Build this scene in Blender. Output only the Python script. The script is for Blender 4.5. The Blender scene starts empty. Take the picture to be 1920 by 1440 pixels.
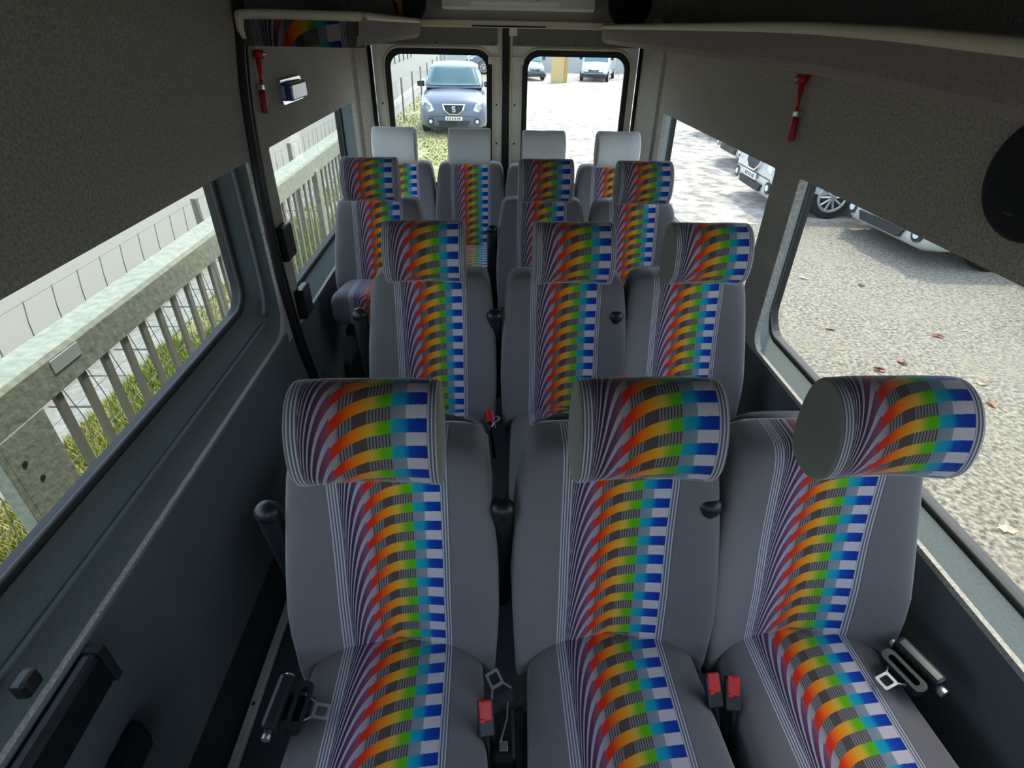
import bpy, bmesh, math, random
from mathutils import Vector, Matrix
from mathutils.geometry import tessellate_polygon

S = bpy.context.scene
C = S.collection

# ------------------------------------------------------------------ camera
FPX = 1029.0
v1 = Vector((915-960, 720-50, FPX)).normalized()          # the van's long axis, camera space
dn = Vector((927-960, 720-2303, FPX)).normalized()        # straight down, camera space
up = -dn
up = (up - up.dot(v1)*v1).normalized()
rt = up.cross(v1)
if rt.x < 0: rt = -rt
EYE = Vector((0, 0, 1.57))
cam = bpy.data.cameras.new('camera'); camo = bpy.data.objects.new('camera', cam); C.objects.link(camo)
cr = Vector((rt.x, v1.x, up.x)); cu = Vector((rt.y, v1.y, up.y)); cf = Vector((rt.z, v1.z, up.z))
M = Matrix(((cr.x, cu.x, -cf.x, EYE.x), (cr.y, cu.y, -cf.y, EYE.y), (cr.z, cu.z, -cf.z, EYE.z), (0, 0, 0, 1)))
camo.matrix_world = M
cam.sensor_fit = 'HORIZONTAL'; cam.sensor_width = 36.0; cam.lens = FPX/1920*36.0
cam.clip_start = 0.02; cam.clip_end = 500
S.camera = camo

# ------------------------------------------------------------------ sky, sun, exposure
w = bpy.data.worlds.new('world'); S.world = w; w.use_nodes = True
nt = w.node_tree; nt.nodes.clear()
wo = nt.nodes.new('ShaderNodeOutputWorld'); bg = nt.nodes.new('ShaderNodeBackground')
sky = nt.nodes.new('ShaderNodeTexSky'); sky.sky_type = 'NISHITA'; sky.sun_disc = False
sky.sun_elevation = math.radians(50); sky.sun_rotation = math.radians(42); sky.air_density = 1.0; sky.dust_density = 2.5
hz = nt.nodes.new('ShaderNodeMix'); hz.data_type = 'RGBA'; hz.inputs[0].default_value = 0.45
hz.inputs[7].default_value = (5.3, 6.3, 7.6, 1)           # thin bright haze over the whole sky
nt.links.new(sky.outputs[0], hz.inputs[6]); nt.links.new(hz.outputs[2], bg.inputs[0])
bg.inputs[1].default_value = 0.26
nt.links.new(bg.outputs[0], wo.inputs[0])
sd = bpy.data.lights.new('sun', 'SUN'); sd.energy = 2.2; sd.angle = math.radians(2.5); sd.color = (1, .95, .86)
so = bpy.data.objects.new('sun', sd); C.objects.link(so)
so.rotation_euler = Vector((0.27, 0.44, 0.95)).to_track_quat('Z', 'Y').to_euler()
S.view_settings.view_transform = 'Standard'; S.view_settings.look = 'None'
S.view_settings.gamma = 1.0; S.view_settings.use_curve_mapping = False
S.view_settings.exposure = 1.05
S.cycles.max_bounces = 12; S.cycles.diffuse_bounces = 8; S.cycles.transparent_max_bounces = 24
S.cycles.caustics_reflective = False; S.cycles.caustics_refractive = False

# ------------------------------------------------------------------ helpers
def lin(r, g, b):
    f = lambda c: (c/12.92 if c <= .04045 else ((c+.055)/1.055)**2.4)
    return (f(r/255), f(g/255), f(b/255), 1)
def new_mat(name):
    m = bpy.data.materials.new(name); m.use_nodes = True
    return m, m.node_tree, m.node_tree.nodes['Principled BSDF']
def mat(name, col, rough=.6, metal=0., noise=0., nscale=200., bump=0., sheen=0., coat=0., dist=.002, spec=.5):
    m, t, p = new_mat(name)
    p.inputs['Base Color'].default_value = col; p.inputs['Roughness'].default_value = rough
    p.inputs['Metallic'].default_value = metal; p.inputs['Sheen Weight'].default_value = sheen
    p.inputs['Coat Weight'].default_value = coat; p.inputs['Specular IOR Level'].default_value = spec
    if noise or bump:
        tc = t.nodes.new('ShaderNodeTexCoord'); n = t.nodes.new('ShaderNodeTexNoise')
        n.inputs['Scale'].default_value = nscale; n.inputs['Detail'].default_value = 4
        t.links.new(tc.outputs['Object'], n.inputs['Vector'])
        if noise:
            mx = t.nodes.new('ShaderNodeMix'); mx.data_type = 'RGBA'
            mx.inputs[6].default_value = tuple(max(0, c*(1-noise)) for c in col[:3])+(1,)
            mx.inputs[7].default_value = tuple(min(1, c*(1+noise)) for c in col[:3])+(1,)
            t.links.new(n.outputs['Fac'], mx.inputs[0]); t.links.new(mx.outputs[2], p.inputs['Base Color'])
        if bump:
            b = t.nodes.new('ShaderNodeBump'); b.inputs['Strength'].default_value = bump; b.inputs['Distance'].default_value = dist
            t.links.new(n.outputs['Fac'], b.inputs['Height']); t.links.new(b.outputs[0], p.inputs['Normal'])
    return m
def glass_mat(name, tint, refl=.05):
    m = bpy.data.materials.new(name); m.use_nodes = True; t = m.node_tree; t.nodes.clear()
    o = t.nodes.new('ShaderNodeOutputMaterial'); tr = t.nodes.new('ShaderNodeBsdfTransparent'); gl = t.nodes.new('ShaderNodeBsdfGlossy')
    mx = t.nodes.new('ShaderNodeMixShader'); lw = t.nodes.new('ShaderNodeLayerWeight'); lw.inputs[0].default_value = .5
    pw = t.nodes.new('ShaderNodeMath'); pw.operation = 'POWER'; pw.inputs[1].default_value = 5; t.links.new(lw.outputs['Facing'], pw.inputs[0])
    fr = t.nodes.new('ShaderNodeMath'); fr.operation = 'MULTIPLY_ADD'; fr.inputs[1].default_value = .5; fr.inputs[2].default_value = .02; t.links.new(pw.outputs[0], fr.inputs[0])
    tr.inputs[0].default_value = tint; gl.inputs['Roughness'].default_value = .02
    t.links.new(fr.outputs[0], mx.inputs[0]); t.links.new(tr.outputs[0], mx.inputs[1]); t.links.new(gl.outputs[0], mx.inputs[2])
    t.links.new(mx.outputs[0], o.inputs[0]); return m
def tag(o, label=None, cat=None, group=None, kind=None):
    if label: o['label'] = label
    if cat: o['category'] = cat
    if group: o['group'] = group
    if kind: o['kind'] = kind
    return o
def empty(name, loc=(0, 0, 0), rz=0, label=None, cat=None, group=None, kind=None, parent=None):
    o = bpy.data.objects.new(name, None); C.objects.link(o); o.location = loc; o.rotation_euler = (0, 0, rz)
    o.empty_display_size = .05; o.parent = parent
    return tag(o, label, cat, group, kind)
def obj(name, bm, m, parent=None, smooth=False, loc=None):
    me = bpy.data.meshes.new(name); bm.normal_update(); bm.to_mesh(me); bm.free()
    for x in (m if isinstance(m, (list, tuple)) else [m]): me.materials.append(x)
    if smooth:
        for p in me.polygons: p.use_smooth = True
    o = bpy.data.objects.new(name, me); C.objects.link(o); o.parent = parent
    if loc: o.location = loc
    return o
def inst(o, parent=None, loc=None):
    c = o.copy(); C.objects.link(c); c.parent = parent
    if loc is not None: c.location = loc
    return c
def copy_tree(o, parent=None):
    c = o.copy(); C.objects.link(c); c.parent = parent
    for ch in list(o.children): copy_tree(ch, c)
    return c
def box(bm, x0, x1, y0, y1, z0, z1, bev=0, mi=0, mtx=None, seg=2):
    r = bmesh.ops.create_cube(bm, size=1)
    vs = r['verts']
    for v in vs:
        v.co = Vector(((x0+x1)/2+v.co.x*(x1-x0), (y0+y1)/2+v.co.y*(y1-y0), (z0+z1)/2+v.co.z*(z1-z0)))
    es = list({e for v in vs for e in v.link_edges}); fs = list({f for v in vs for f in v.link_faces})
    if bev:
        rr = bmesh.ops.bevel(bm, geom=es, offset=bev, segments=seg, affect='EDGES', profile=.5)
        vs = list({v for f in rr['faces'] for v in f.verts} | {v for v in vs if v.is_valid}); fs = list({f for v in vs for f in v.link_faces})
    for f in fs: f.material_index = mi
    if mtx is not None: bmesh.ops.transform(bm, matrix=mtx, verts=vs)
    return bm
def bx(*a, **k): return box(bmesh.new(), *a, **k)
def tube(bm, pts, r, n=8, closed=False, flat=1.0, mi=0, caps=True):
    pts = [Vector(p) for p in pts]; N = len(pts); rings = []
    up0 = None
    for i, p in enumerate(pts):
        a = pts[(i-1) % N] if (closed or i > 0) else p; b = pts[(i+1) % N] if (closed or i < N-1) else p
        t = (b-a).normalized()
        if up0 is None:
            up0 = Vector((0, 0, 1)) if abs(t.z) < .9 else Vector((1, 0, 0))
        s = t.cross(up0).normalized(); u = s.cross(t).normalized(); up0 = u
        rr = r[i] if isinstance(r, (list, tuple)) else r
        rings.append([bm.verts.new(p + s*math.cos(2*math.pi*k/n)*rr + u*math.sin(2*math.pi*k/n)*rr*flat) for k in range(n)])
    m = N if closed else N-1
    for i in range(m):
        A, B = rings[i], rings[(i+1) % N]
        for k in range(n):
            f = bm.faces.new((A[k], A[(k+1) % n], B[(k+1) % n], B[k])); f.material_index = mi
    if not closed and caps:
        bm.faces.new(rings[0][::-1]).material_index = mi; bm.faces.new(rings[-1]).material_index = mi
    return bm
def cyl(bm, p0, p1, r0, r1=None, n=20, mi=0):
    return tube(bm, [p0, p1], [r0, r0 if r1 is None else r1], n=n, mi=mi)
def loft(bm, rings, cap0=True, cap1=True, mi=0):
    R = [[bm.verts.new(p) for p in r] for r in rings]; n = len(R[0]); fs = []
    for i in range(len(R)-1):
        for k in range(n):
            f = bm.faces.new((R[i][k], R[i][(k+1) % n], R[i+1][(k+1) % n], R[i+1][k])); f.material_index = mi; fs.append(f)
    if cap0: fs.append(bm.faces.new(R[0][::-1]))
    if cap1: fs.append(bm.faces.new(R[-1]))
    for f in fs: f.material_index = mi
    return fs
def rrect(u0, u1, v0, v1, r, n=6):
    if not isinstance(r, (list, tuple)): r = [r]*4
    out = []
    for (cx, cy, a0, rr) in ((u1, v1, 0, r[0]), (u0, v1, 90, r[1]), (u0, v0, 180, r[2]), (u1, v0, 270, r[3])):
        sx = -1 if cx == u1 else 1; sy = -1 if cy == v1 else 1
        for k in range(n+1):
            a = math.radians(a0+90*k/n); out.append((cx+sx*rr+rr*math.cos(a), cy+sy*rr+rr*math.sin(a)))
    return out
def plate(bm, outer, holes, fix, d0, d1, mi=0):
    """flat plate with holes; outline in 2D, fix(u,v,d)->3D, between depths d0 and d1"""
    loops = [outer]+list(holes)
    tri = tessellate_polygon([[Vector((a, b, 0)) for a, b in l] for l in loops])
    flat = [p for l in loops for p in l]
    A = [bm.verts.new(fix(a, b, d0)) for a, b in flat]; B = [bm.verts.new(fix(a, b, d1)) for a, b in flat]
    for t in tri:
        try:
            bm.faces.new([A[i] for i in t]).material_index = mi; bm.faces.new([B[i] for i in reversed(t)]).material_index = mi
        except ValueError: pass
    o = 0
    for l in loops:
        n = len(l)
        for k in range(n):
            a, b = o+k, o+(k+1) % n
            bm.faces.new((A[a], A[b], B[b], B[a])).material_index = mi
        o += n
    bmesh.ops.recalc_face_normals(bm, faces=bm.faces[:])
    return bm
def catmull(pts, sub=4, closed=True):
    out = []; n = len(pts)
    for i in range(n if closed else n-1):
        p = [Vector(pts[(i+j) % n] if closed else pts[min(max(i+j, 0), n-1)]) for j in (-1, 0, 1, 2)]
        for s in range(sub):
            t = s/sub
            out.append(.5*((2*p[1])+(-p[0]+p[2])*t+(2*p[0]-5*p[1]+4*p[2]-p[3])*t*t+(-p[0]+3*p[1]-3*p[2]+p[3])*t**3))
    if not closed: out.append(Vector(pts[-1]))
    return out
def interp(x, xs, ys):
    if x <= xs[0]: return ys[0]
    for i in range(len(xs)-1):
        if x <= xs[i+1]:
            t = (x-xs[i])/(xs[i+1]-xs[i]); return ys[i]+(ys[i+1]-ys[i])*t
    return ys[-1]
def spow(c, e): return math.copysign(abs(c)**e, c)
random.seed(7)

# ------------------------------------------------------------------ materials
def fabric_mat():
    m, t, p = new_mat('rainbow_seat_fabric'); N = t.nodes.new; L = t.links.new
    def math_(op, a, b=None, c=None):
        n = N('ShaderNodeMath'); n.operation = op
        for i, v in enumerate((a, b, c)):
            if v is None: continue
            if isinstance(v, (int, float)): n.inputs[i].default_value = v
            else: L(v, n.inputs[i])
        return n.outputs[0]
    def mix(f, a, b):
        n = N('ShaderNodeMix'); n.data_type = 'RGBA'
        for i, v in ((0, f), (6, a), (7, b)):
            if isinstance(v, (tuple, float, int)): n.inputs[i].default_value = v
            else: L(v, n.inputs[i])
        return n.outputs[2]
    def ramp(fac, stops, interp_='LINEAR'):
        n = N('ShaderNodeValToRGB'); n.color_ramp.interpolation = interp_; e = n.color_ramp.elements
        while len(e) < len(stops): e.new(.5)
        for el, (pos, c) in zip(e, stops): el.position = pos; el.color = c
        L(fac, n.inputs[0]); return n.outputs[0]
    uv = N('ShaderNodeUVMap'); uv.uv_map = 'UVMap'; sp = N('ShaderNodeSeparateXYZ'); L(uv.outputs[0], sp.inputs[0])
    wob = N('ShaderNodeTexNoise'); wob.inputs['Scale'].default_value = 420; L(uv.outputs[0], wob.inputs['Vector'])
    wv = math_('MULTIPLY', math_('SUBTRACT', wob.outputs['Fac'], .5), .0035)
    u, v = sp.outputs[0], math_('ADD', sp.outputs[1], wv)
    U = math_('ADD', math_('MULTIPLY', u, 1/.232), .5)
    Uc = math_('MAXIMUM', math_('ADD', U, .03), .04)
    off = math_('MULTIPLY', math_('POWER', math_('MAXIMUM', math_('SUBTRACT', math_('DIVIDE', 1, Uc), 1), 0.), 1.38), .42)
    fr = math_('FRACT', math_('ADD', math_('ADD', math_('DIVIDE', v, .043), off), 50.))
    stripe = math_('LESS_THAN', fr, math_('ADD', .5, math_('MULTIPLY', math_('LESS_THAN', U, .29), .13)))
    dkp, mau = lin(58, 42, 62), lin(140, 76, 100)
    c1 = ramp(U, [(0.0, dkp), (.16, dkp), (.22, lin(100, 60, 84)), (.28, mau), (.30, lin(205, 44, 26)), (.355, lin(220, 48, 14)), (.41, lin(238, 100, 14)),
                  (.49, lin(236, 146, 30)), (.56, lin(214, 172, 62)), (.60, lin(150, 172, 40)), (.63, lin(92, 172, 20)), (.68, lin(90, 172, 25)),
                  (.70, lin(30, 160, 165)), (.77, lin(10, 145, 180)), (.815, lin(16, 72, 165)), (.90, lin(16, 50, 145))])
    lil = lin(168, 158, 172)
    gry = lin(128, 122, 120)
    c2 = ramp(U, [(0, lil), (.24, lil), (.32, lin(150, 142, 148)), (.34, gry), (.44, gry), (.445, lin(84, 72, 70)), (.53, lin(84, 72, 70)), (.535, gry), (.69, gry),
                  (.695, lin(122, 134, 146)), (.785, lin(136, 142, 152)), (.79, lin(198, 188, 192)), (1, lin(198, 188, 192))], 'LINEAR')
    ln = math_('LESS_THAN', math_('FRACT', math_('MULTIPLY', U, 46)), .42)
    zone = math_('ADD', math_('MULTIPLY', math_('GREATER_THAN', U, .335), math_('LESS_THAN', U, .442)),
                 math_('MULTIPLY', math_('GREATER_THAN', U, .532), math_('LESS_THAN', U, .692)))
    c2 = mix(math_('MULTIPLY', ln, zone), c2, lin(70, 62, 62))
    body = mix(stripe, c2, c1)
    base = lin(116, 111, 112)
    eln = math_('LESS_THAN', math_('FRACT', math_('MULTIPLY', U, 42)), .45)
    edge = mix(eln, lin(100, 97, 104), lin(188, 184, 190))
    el = math_('LESS_THAN', U, .095); er = math_('GREATER_THAN', U, .925)
    body = mix(math_('MAXIMUM', el, er), body, edge)
    inb = math_('MULTIPLY', math_('GREATER_THAN', U, 0.), math_('LESS_THAN', U, 1.0))
    col = mix(inb, base, body)
    nz = N('ShaderNodeTexNoise'); nz.inputs['Scale'].default_value = 900; nz.inputs['Detail'].default_value = 3
    L(uv.outputs[0], nz.inputs['Vector'])
    tc = N('ShaderNodeTexCoord'); big = N('ShaderNodeTexNoise'); big.inputs['Scale'].default_value = 14; L(tc.outputs['Object'], big.inputs['Vector'])
    k = math_('ADD', math_('ADD', math_('MULTIPLY', nz.outputs['Fac'], .30), math_('MULTIPLY', big.outputs['Fac'], .16)), .78)
    ms = N('ShaderNodeVectorMath'); ms.operation = 'SCALE'; L(col, ms.inputs[0]); L(k, ms.inputs['Scale'])
    L(ms.outputs[0], p.inputs['Base Color'])
    p.inputs['Roughness'].default_value = .95; p.inputs['Specular IOR Level'].default_value = .15
    p.inputs['Sheen Weight'].default_value = .45; p.inputs['Sheen Roughness'].default_value = .35
    b = N('ShaderNodeBump'); b.inputs['Strength'].default_value = .25; b.inputs['Distance'].default_value = .001
    L(nz.outputs['Fac'], b.inputs['Height']); L(b.outputs[0], p.inputs['Normal'])
    return m
FAB = fabric_mat()
GREYFAB = mat('plain_grey_velour', lin(132, 129, 120), .95, noise=.12, nscale=300, bump=.2, sheen=.3, dist=.001, spec=.15)
PIPE = mat('grey_piping', lin(160, 158, 156), .9, sheen=.3, spec=.2)
WHITECLOTH = mat('white_cloth', lin(242, 242, 240), .9, noise=.05, nscale=60, bump=.35, dist=.004)
BLACK = mat('black_plastic', lin(24, 25, 27), .42)
BLACKM = mat('matt_black', lin(22, 23, 25), .8)
NAVY = mat('dark_navy_shell', lin(26, 29, 40), .5)
RUBBER = mat('black_rubber', lin(20, 20, 20), .6)
CARPET = mat('dark_grey_wall_carpet', lin(170, 163, 151), 1., noise=.75, nscale=150, bump=.8, sheen=.15, dist=.003, spec=.1)
CARPETLOW = mat('blue_grey_lower_carpet', lin(88, 94, 96), 1., noise=.2, nscale=300, bump=.5, sheen=.15, dist=.002, spec=.1)
TRIM = mat('grained_grey_trim', lin(96, 104, 102), .8, noise=.2, nscale=160, bump=.6, dist=.002, spec=.3)
SHELFM = mat('mauve_grey_shelf_carpet', lin(158, 148, 143), 1., noise=.4, nscale=200, bump=.5, dist=.002, spec=.1)
CREAM = mat('cream_lip', lin(236, 222, 194), .6, noise=.08, nscale=30)
CREAMMETAL = mat('cream_painted_metal', lin(243, 238, 224), .45, noise=.06, nscale=20)
HEADERM = mat('grey_header_board', lin(158, 154, 142), .9, noise=.2, nscale=120, bump=.3)
DOORCARD = mat('dark_door_card', lin(118, 118, 108), .9, noise=.15, nscale=120, bump=.3)
ROOFM = mat('dark_headlining', lin(58, 60, 60), 1., noise=.2, nscale=200)
FLOORM = mat('dark_vinyl_floor', lin(44, 46, 50), .7, noise=.3, nscale=120, bump=.3)
ALU = mat('aluminium', lin(190, 190, 186), .38, metal=.85)
CHROME = mat('chrome', lin(225, 225, 225), .15, metal=1)
STEEL = mat('belt_steel', lin(205, 205, 205), .3, metal=.8)
RED = mat('red_plastic', lin(205, 30, 32), .4)
REDDARK = mat('dark_red_plastic', lin(178, 32, 36), .45)
BLUELENS = mat('blue_lens', lin(16, 62, 140), .12, coat=.6)
WEB = mat('black_webbing', lin(26, 26, 29), .8, noise=.2, nscale=500, bump=.3)
GOLD = mat('gold_ribbon', lin(176, 120, 38), .5)
SPEAKER = mat('dark_speaker_cloth', lin(18, 20, 26), .9, noise=.2, nscale=500, bump=.4)
GLASS = glass_mat('window_glass', (.93, .96, .95, 1))
TGLASS = glass_mat('tinted_window_glass', (.92, .95, .94, 1))

G = -0.70                                   # outside ground level; the van's floor is z = 0
XL, XR = -0.76, 0.97                        # inner faces of the two side walls
GL, GR = -0.86, 1.06                        # glass planes
YF, YB = -1.9, 3.75                         # front of the cabin shell, rear doors
ZC = 1.95

# ------------------------------------------------------------------ van shell
fl = obj('floor', bx(XL-.1, XR+.1, YF, YB+.02, -.06, 0), FLOORM); tag(fl, kind='structure')

def side_wall(name, X, GX, windows, m_up, m_low, zsplit):
    """inner panel with sharp openings, outer skin with rounded glass openings, sloped reveals between"""
    s = 1 if X > 0 else -1
    root = empty(name, (X, 1, 0), kind='structure')
    off = Vector((X, 1, 0))
    fix = lambda u, v, d: Vector((X+s*d, u, v))-off
    zs = 0.0
    holes = [rrect(a[0], a[1], a[2], a[3], a[4]) for a, b in windows]
    bm = bmesh.new()
    plate(bm, [(YF, zsplit), (YB, zsplit), (YB, ZC), (YF, ZC)], holes, fix, 0, .02)
    obj('upper_panel', bm, m_up, root)
    bm = bmesh.new(); plate(bm, [(YF, zs), (YB, zs), (YB, zsplit), (YF, zsplit)], [], fix, 0, .02)
    obj('lower_panel', bm, m_low, root)
    bm = bmesh.new()
    gh = [rrect(b[0], b[1], b[2], b[3], b[4]) for a, b in windows]
    plate(bm, [(YF-.02, -.3), (YB+.02, -.3), (YB+.02, ZC+.05), (YF-.02, ZC+.05)], gh, fix, abs(GX-X)-.004, abs(GX-X)+.03)
    obj('outer_skin', bm, RUBBER, root)
    for h, g in zip(holes, gh):
        bm = bmesh.new()
        loft(bm, [[fix(a, b, .012) for a, b in h], [fix(a, b, abs(GX-X)) for a, b in g]], False, False)
        bmesh.ops.recalc_face_normals(bm, faces=bm.faces[:])
        obj('reveal', bm, TRIM, root)
    return root
def window(name, GX, g):
    s = 1 if GX > 0 else -1
    root = empty(name, (GX, (g[0]+g[1])/2, g[2]), kind='structure'); off = root.location.copy()
    loop = rrect(*g, n=8)
    bm = bmesh.new(); tube(bm, [Vector((GX-s*.004, a, b))-off for a, b in loop], .011, n=8, closed=True)
    obj('seal', bm, RUBBER, root, True)
    bm = bmesh.new(); plate(bm, rrect(g[0]-.01, g[1]+.01, g[2]-.01, g[3]+.01, g[4]), [], lambda u, v, d: Vector((GX+s*d, u, v))-off, .012, .016)
    obj('pane', bm, GLASS, root)
# (inner opening y0,y1,z0,z1,r) , (glass opening)
W_L1 = ((-.35, 1.87, .60, 1.20, [.01, .01, .06, .10]), (-.30, 1.80, .735, 1.30, [.06, .06, .07, .08]))
W_L2 = ((2.065, 3.52, .555, 1.205, [.01, .01, .02, .03]), (2.12, 3.55, .59, 1.28, [.05, .05, .03, .05]))
W_R1 = ((-.35, 1.75, .60, 1.19, [.01, .01, .06, .06]), (-.30, 1.85, .618, 1.28, [.05, .05, .08, .10]))
W_R2 = ((1.92, 3.33, .62, 1.185, [.01, .01, .03, .03]), (1.97, 3.46, .655, 1.28, [.05, .05, .05, .05]))
W_CL = ((-1.75, -.85, .85, 1.45, [.05]*4), (-1.72, -.88, .88, 1.43, [.05]*4))
wl = side_wall('wall_left', XL, GL, [W_L1, W_L2, W_CL], CARPET, CARPETLOW, .55)
wr = side_wall('wall_right', XR, GR, [W_R1, W_R2, W_CL], CARPET, CARPETLOW, .585)
for i, (gx, wd) in enumerate(((GL, W_L1), (GL, W_L2), (GR, W_R1), (GR, W_R2), (GL, W_CL), (GR, W_CL))):
    window('window_%d' % (i+1), gx, wd[1])

# roof: shallow arch with ribs
bm = bmesh.new(); arc = []
for k in range(25):
    a = k/24; x = XL-.1+(XR-XL+.2)*a; arc.append((x, 1.80+.22*(1-(2*a-1)**4)))
loft(bm, [[Vector((x, y, z)) for x, z in arc]+[Vector((x, y, z+.04)) for x, z in reversed(arc)] for y in (YF, YB+.02)])
bmesh.ops.recalc_face_normals(bm, faces=bm.faces[:])
ce = obj('ceiling', bm, ROOFM); tag(ce, kind='structure')
for y in (.35, 1.15, 1.95, 2.75):
    bm = bmesh.new()
    loft(bm, [[Vector((x, yy, z-.012)) for x, z in arc]+[Vector((x, yy, z+.005)) for x, z in reversed(arc)] for yy in (y-.03, y+.03)])
    bmesh.ops.recalc_face_normals(bm, faces=bm.faces[:]); obj('roof_rib', bm, BLACKM, ce)

# cab front: low bulkhead with the windscreen above it
fr_ = empty('wall_front', (.1, YF, 0), kind='structure')
bm = bmesh.new(); plate(bm, [(XL-.1, -.3), (XR+.1, -.3), (XR+.1, ZC+.05), (XL-.1, ZC+.05)], [rrect(XL+.02, XR-.02, .80, 1.78, .1)],
                        lambda u, v, d: Vector((u-.1, d, v)), -.03, 0); obj('bulkhead', bm, BLACKM, fr_)
bm = bmesh.new(); plate(bm, rrect(XL, XR, .78, 1.80, .1), [], lambda u, v, d: Vector((u-.1, d, v)), -.022, -.016); obj('windscreen', bm, GLASS, fr_)

# rear doors
def rear_door(name, x0, x1, wx0, wx1, hinge):
    root = empty(name, ((x0+x1)/2, YB, 0), kind='structure'); off = Vector(((x0+x1)/2, 0, 0)); Y = YB
    fix = lambda u, v, d: Vector((u, d, v))-off
    wz0, wz1 = .70, 1.438
    hole = rrect(wx0, wx1, wz0, wz1, .075, 8)
    big = rrect(wx0-.028, wx1+.028, wz0-.028, wz1+.028, .10, 8)
    bm = bmesh.new(); plate(bm, [(x0, 0), (x1, 0), (x1, 1.60), (x0, 1.60)], [hole], fix, .0, .04); obj('door_panel', bm, CREAMMETAL, root)
    bm = bmesh.new(); tube(bm, [fix(a, b, -.002) for a, b in big], .008, 8, True); obj('window_bead', bm, CREAM, root, True)
    bm = bmesh.new(); plate(bm, rrect(wx0-.022, wx1+.022, wz0-.022, wz1+.022, .095, 8), [rrect(wx0+.01, wx1-.01, wz0+.01, wz1-.01, .07, 8)], fix, -.008, .012)
    obj('window_seal', bm, RUBBER, root)
    bm = bmesh.new(); plate(bm, rrect(wx0-.01, wx1+.01, wz0-.01, wz1+.01, .07), [], fix, .016, .02); obj('pane', bm, TGLASS, root)
    bm = bmesh.new(); plate(bm, rrect(x0+.012, x1-.03 if hinge < 0 else x1-.012, 1.478, 1.566, .012), [], fix, -.012, 0); obj('upper_card', bm, DOORCARD, root)
    bm = bmesh.new(); plate(bm, rrect(x0+.04, x1-.04, .06, .62, .03), [], fix, -.014, 0); obj('lower_card', bm, DOORCARD, root)
    ex = x1-.012 if hinge < 0 else x0+.012
    bm = bmesh.new(); tube(bm, [fix(ex, .02, -.006), fix(ex, .9, -.006), fix(ex-hinge*.004, 1.25, -.006), fix(ex, 1.38, -.006), fix(ex, 1.595, -.006)], .008, 8); obj('edge_flange', bm, CREAM, root, True)
    k = x1-.05 if hinge < 0 else x0+.05
    bm = box(bmesh.new(), k-.035-off.x, k+.035-off.x, -.022, 0, 1.385, 1.425, .004); box(bm, k-.01-off.x, k+.01-off.x, -.03, -.02, 1.395, 1.412, .003)
    obj('latch', bm, CREAMMETAL, root)
    for (sx, sz) in ((x0+.035, 1.17), (x1-.035, 1.17), (x0+.035, .95), (x1-.035, .95), (x0+.06, 1.492), (x1-.06, 1.492), ((x0+x1)/2, 1.488)):
        obj('screw', cyl(bmesh.new(), fix(sx, sz, -.001 if sz < 1.4 else -.012), fix(sx, sz, -.004 if sz < 1.4 else -.016), .006, n=8), BLACK, root)
    return root
rear_door('door_1', -.675, .085, -.585, 0.0, -1)
rear_door('door_2', .125, .888, .225, .825, 1)
d = bx(.084, .126, YB-.006, YB+.03, 0, 1.60); tr = obj('trim_1', d, RUBBER); tag(tr, kind='structure')
# rear corner posts and header
def post(name, pts):
    bm = bmesh.new(); loft(bm, [[Vector((x, y, z)) for x, y in pts] for z in (0, 1.62)])
    bmesh.ops.recalc_face_normals(bm, faces=bm.faces[:]); bmesh.ops.bevel(bm, geom=[e for e in bm.edges if abs(e.verts[0].co.z-e.verts[1].co.z) > 1], offset=.02, segments=3, affect='EDGES')
    o = obj(name, bm, CARPET); tag(o, kind='structure')
post('trim_2', [(XL-.02, 3.53), (XL+.015, 3.55), (XL+.04, 3.62), (-.69, 3.70), (-.69, 3.80), (XL-.1, 3.80)])
post('trim_3', [(XR+.02, 3.40), (XR-.015, 3.42), (XR-.03, 3.55), (.90, 3.70), (.90, 3.80), (XR+.1, 3.80)])
for nm, x in (('trim_4', -.683), ('trim_5', .895)):
    bm = bmesh.new(); tube(bm, [(x, YB-.035, 0), (x, YB-.035, 1.56)], .012, 8); o = obj(nm, bm, RUBBER, None, True); tag(o, kind='structure')
hd = empty('wall_rear', (.1, 3.62, 1.6), kind='structure')
obj('header_panel', bx(XL-.1, XR-.1+.0, -.0, .16, .0, .36), HEADERM, hd)
b = bx(-.47, .62-.1+.06, -.018, .14, -.035, -.0, .006); obj('header_rail', b, CREAM, hd)
obj('rail_slot', bx(-.19, .22, -.0205, -.017, -.031, -.024), BLACKM, hd)
bk = bmesh.new(); box(bk, .02, .07, .115, .13, -.075, -.03, .008); cyl(bk, (.045, .118, -.052), (.045, .108, -.052), .009, n=12); obj('door_check', bk, CREAMMETAL, hd)

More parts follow.
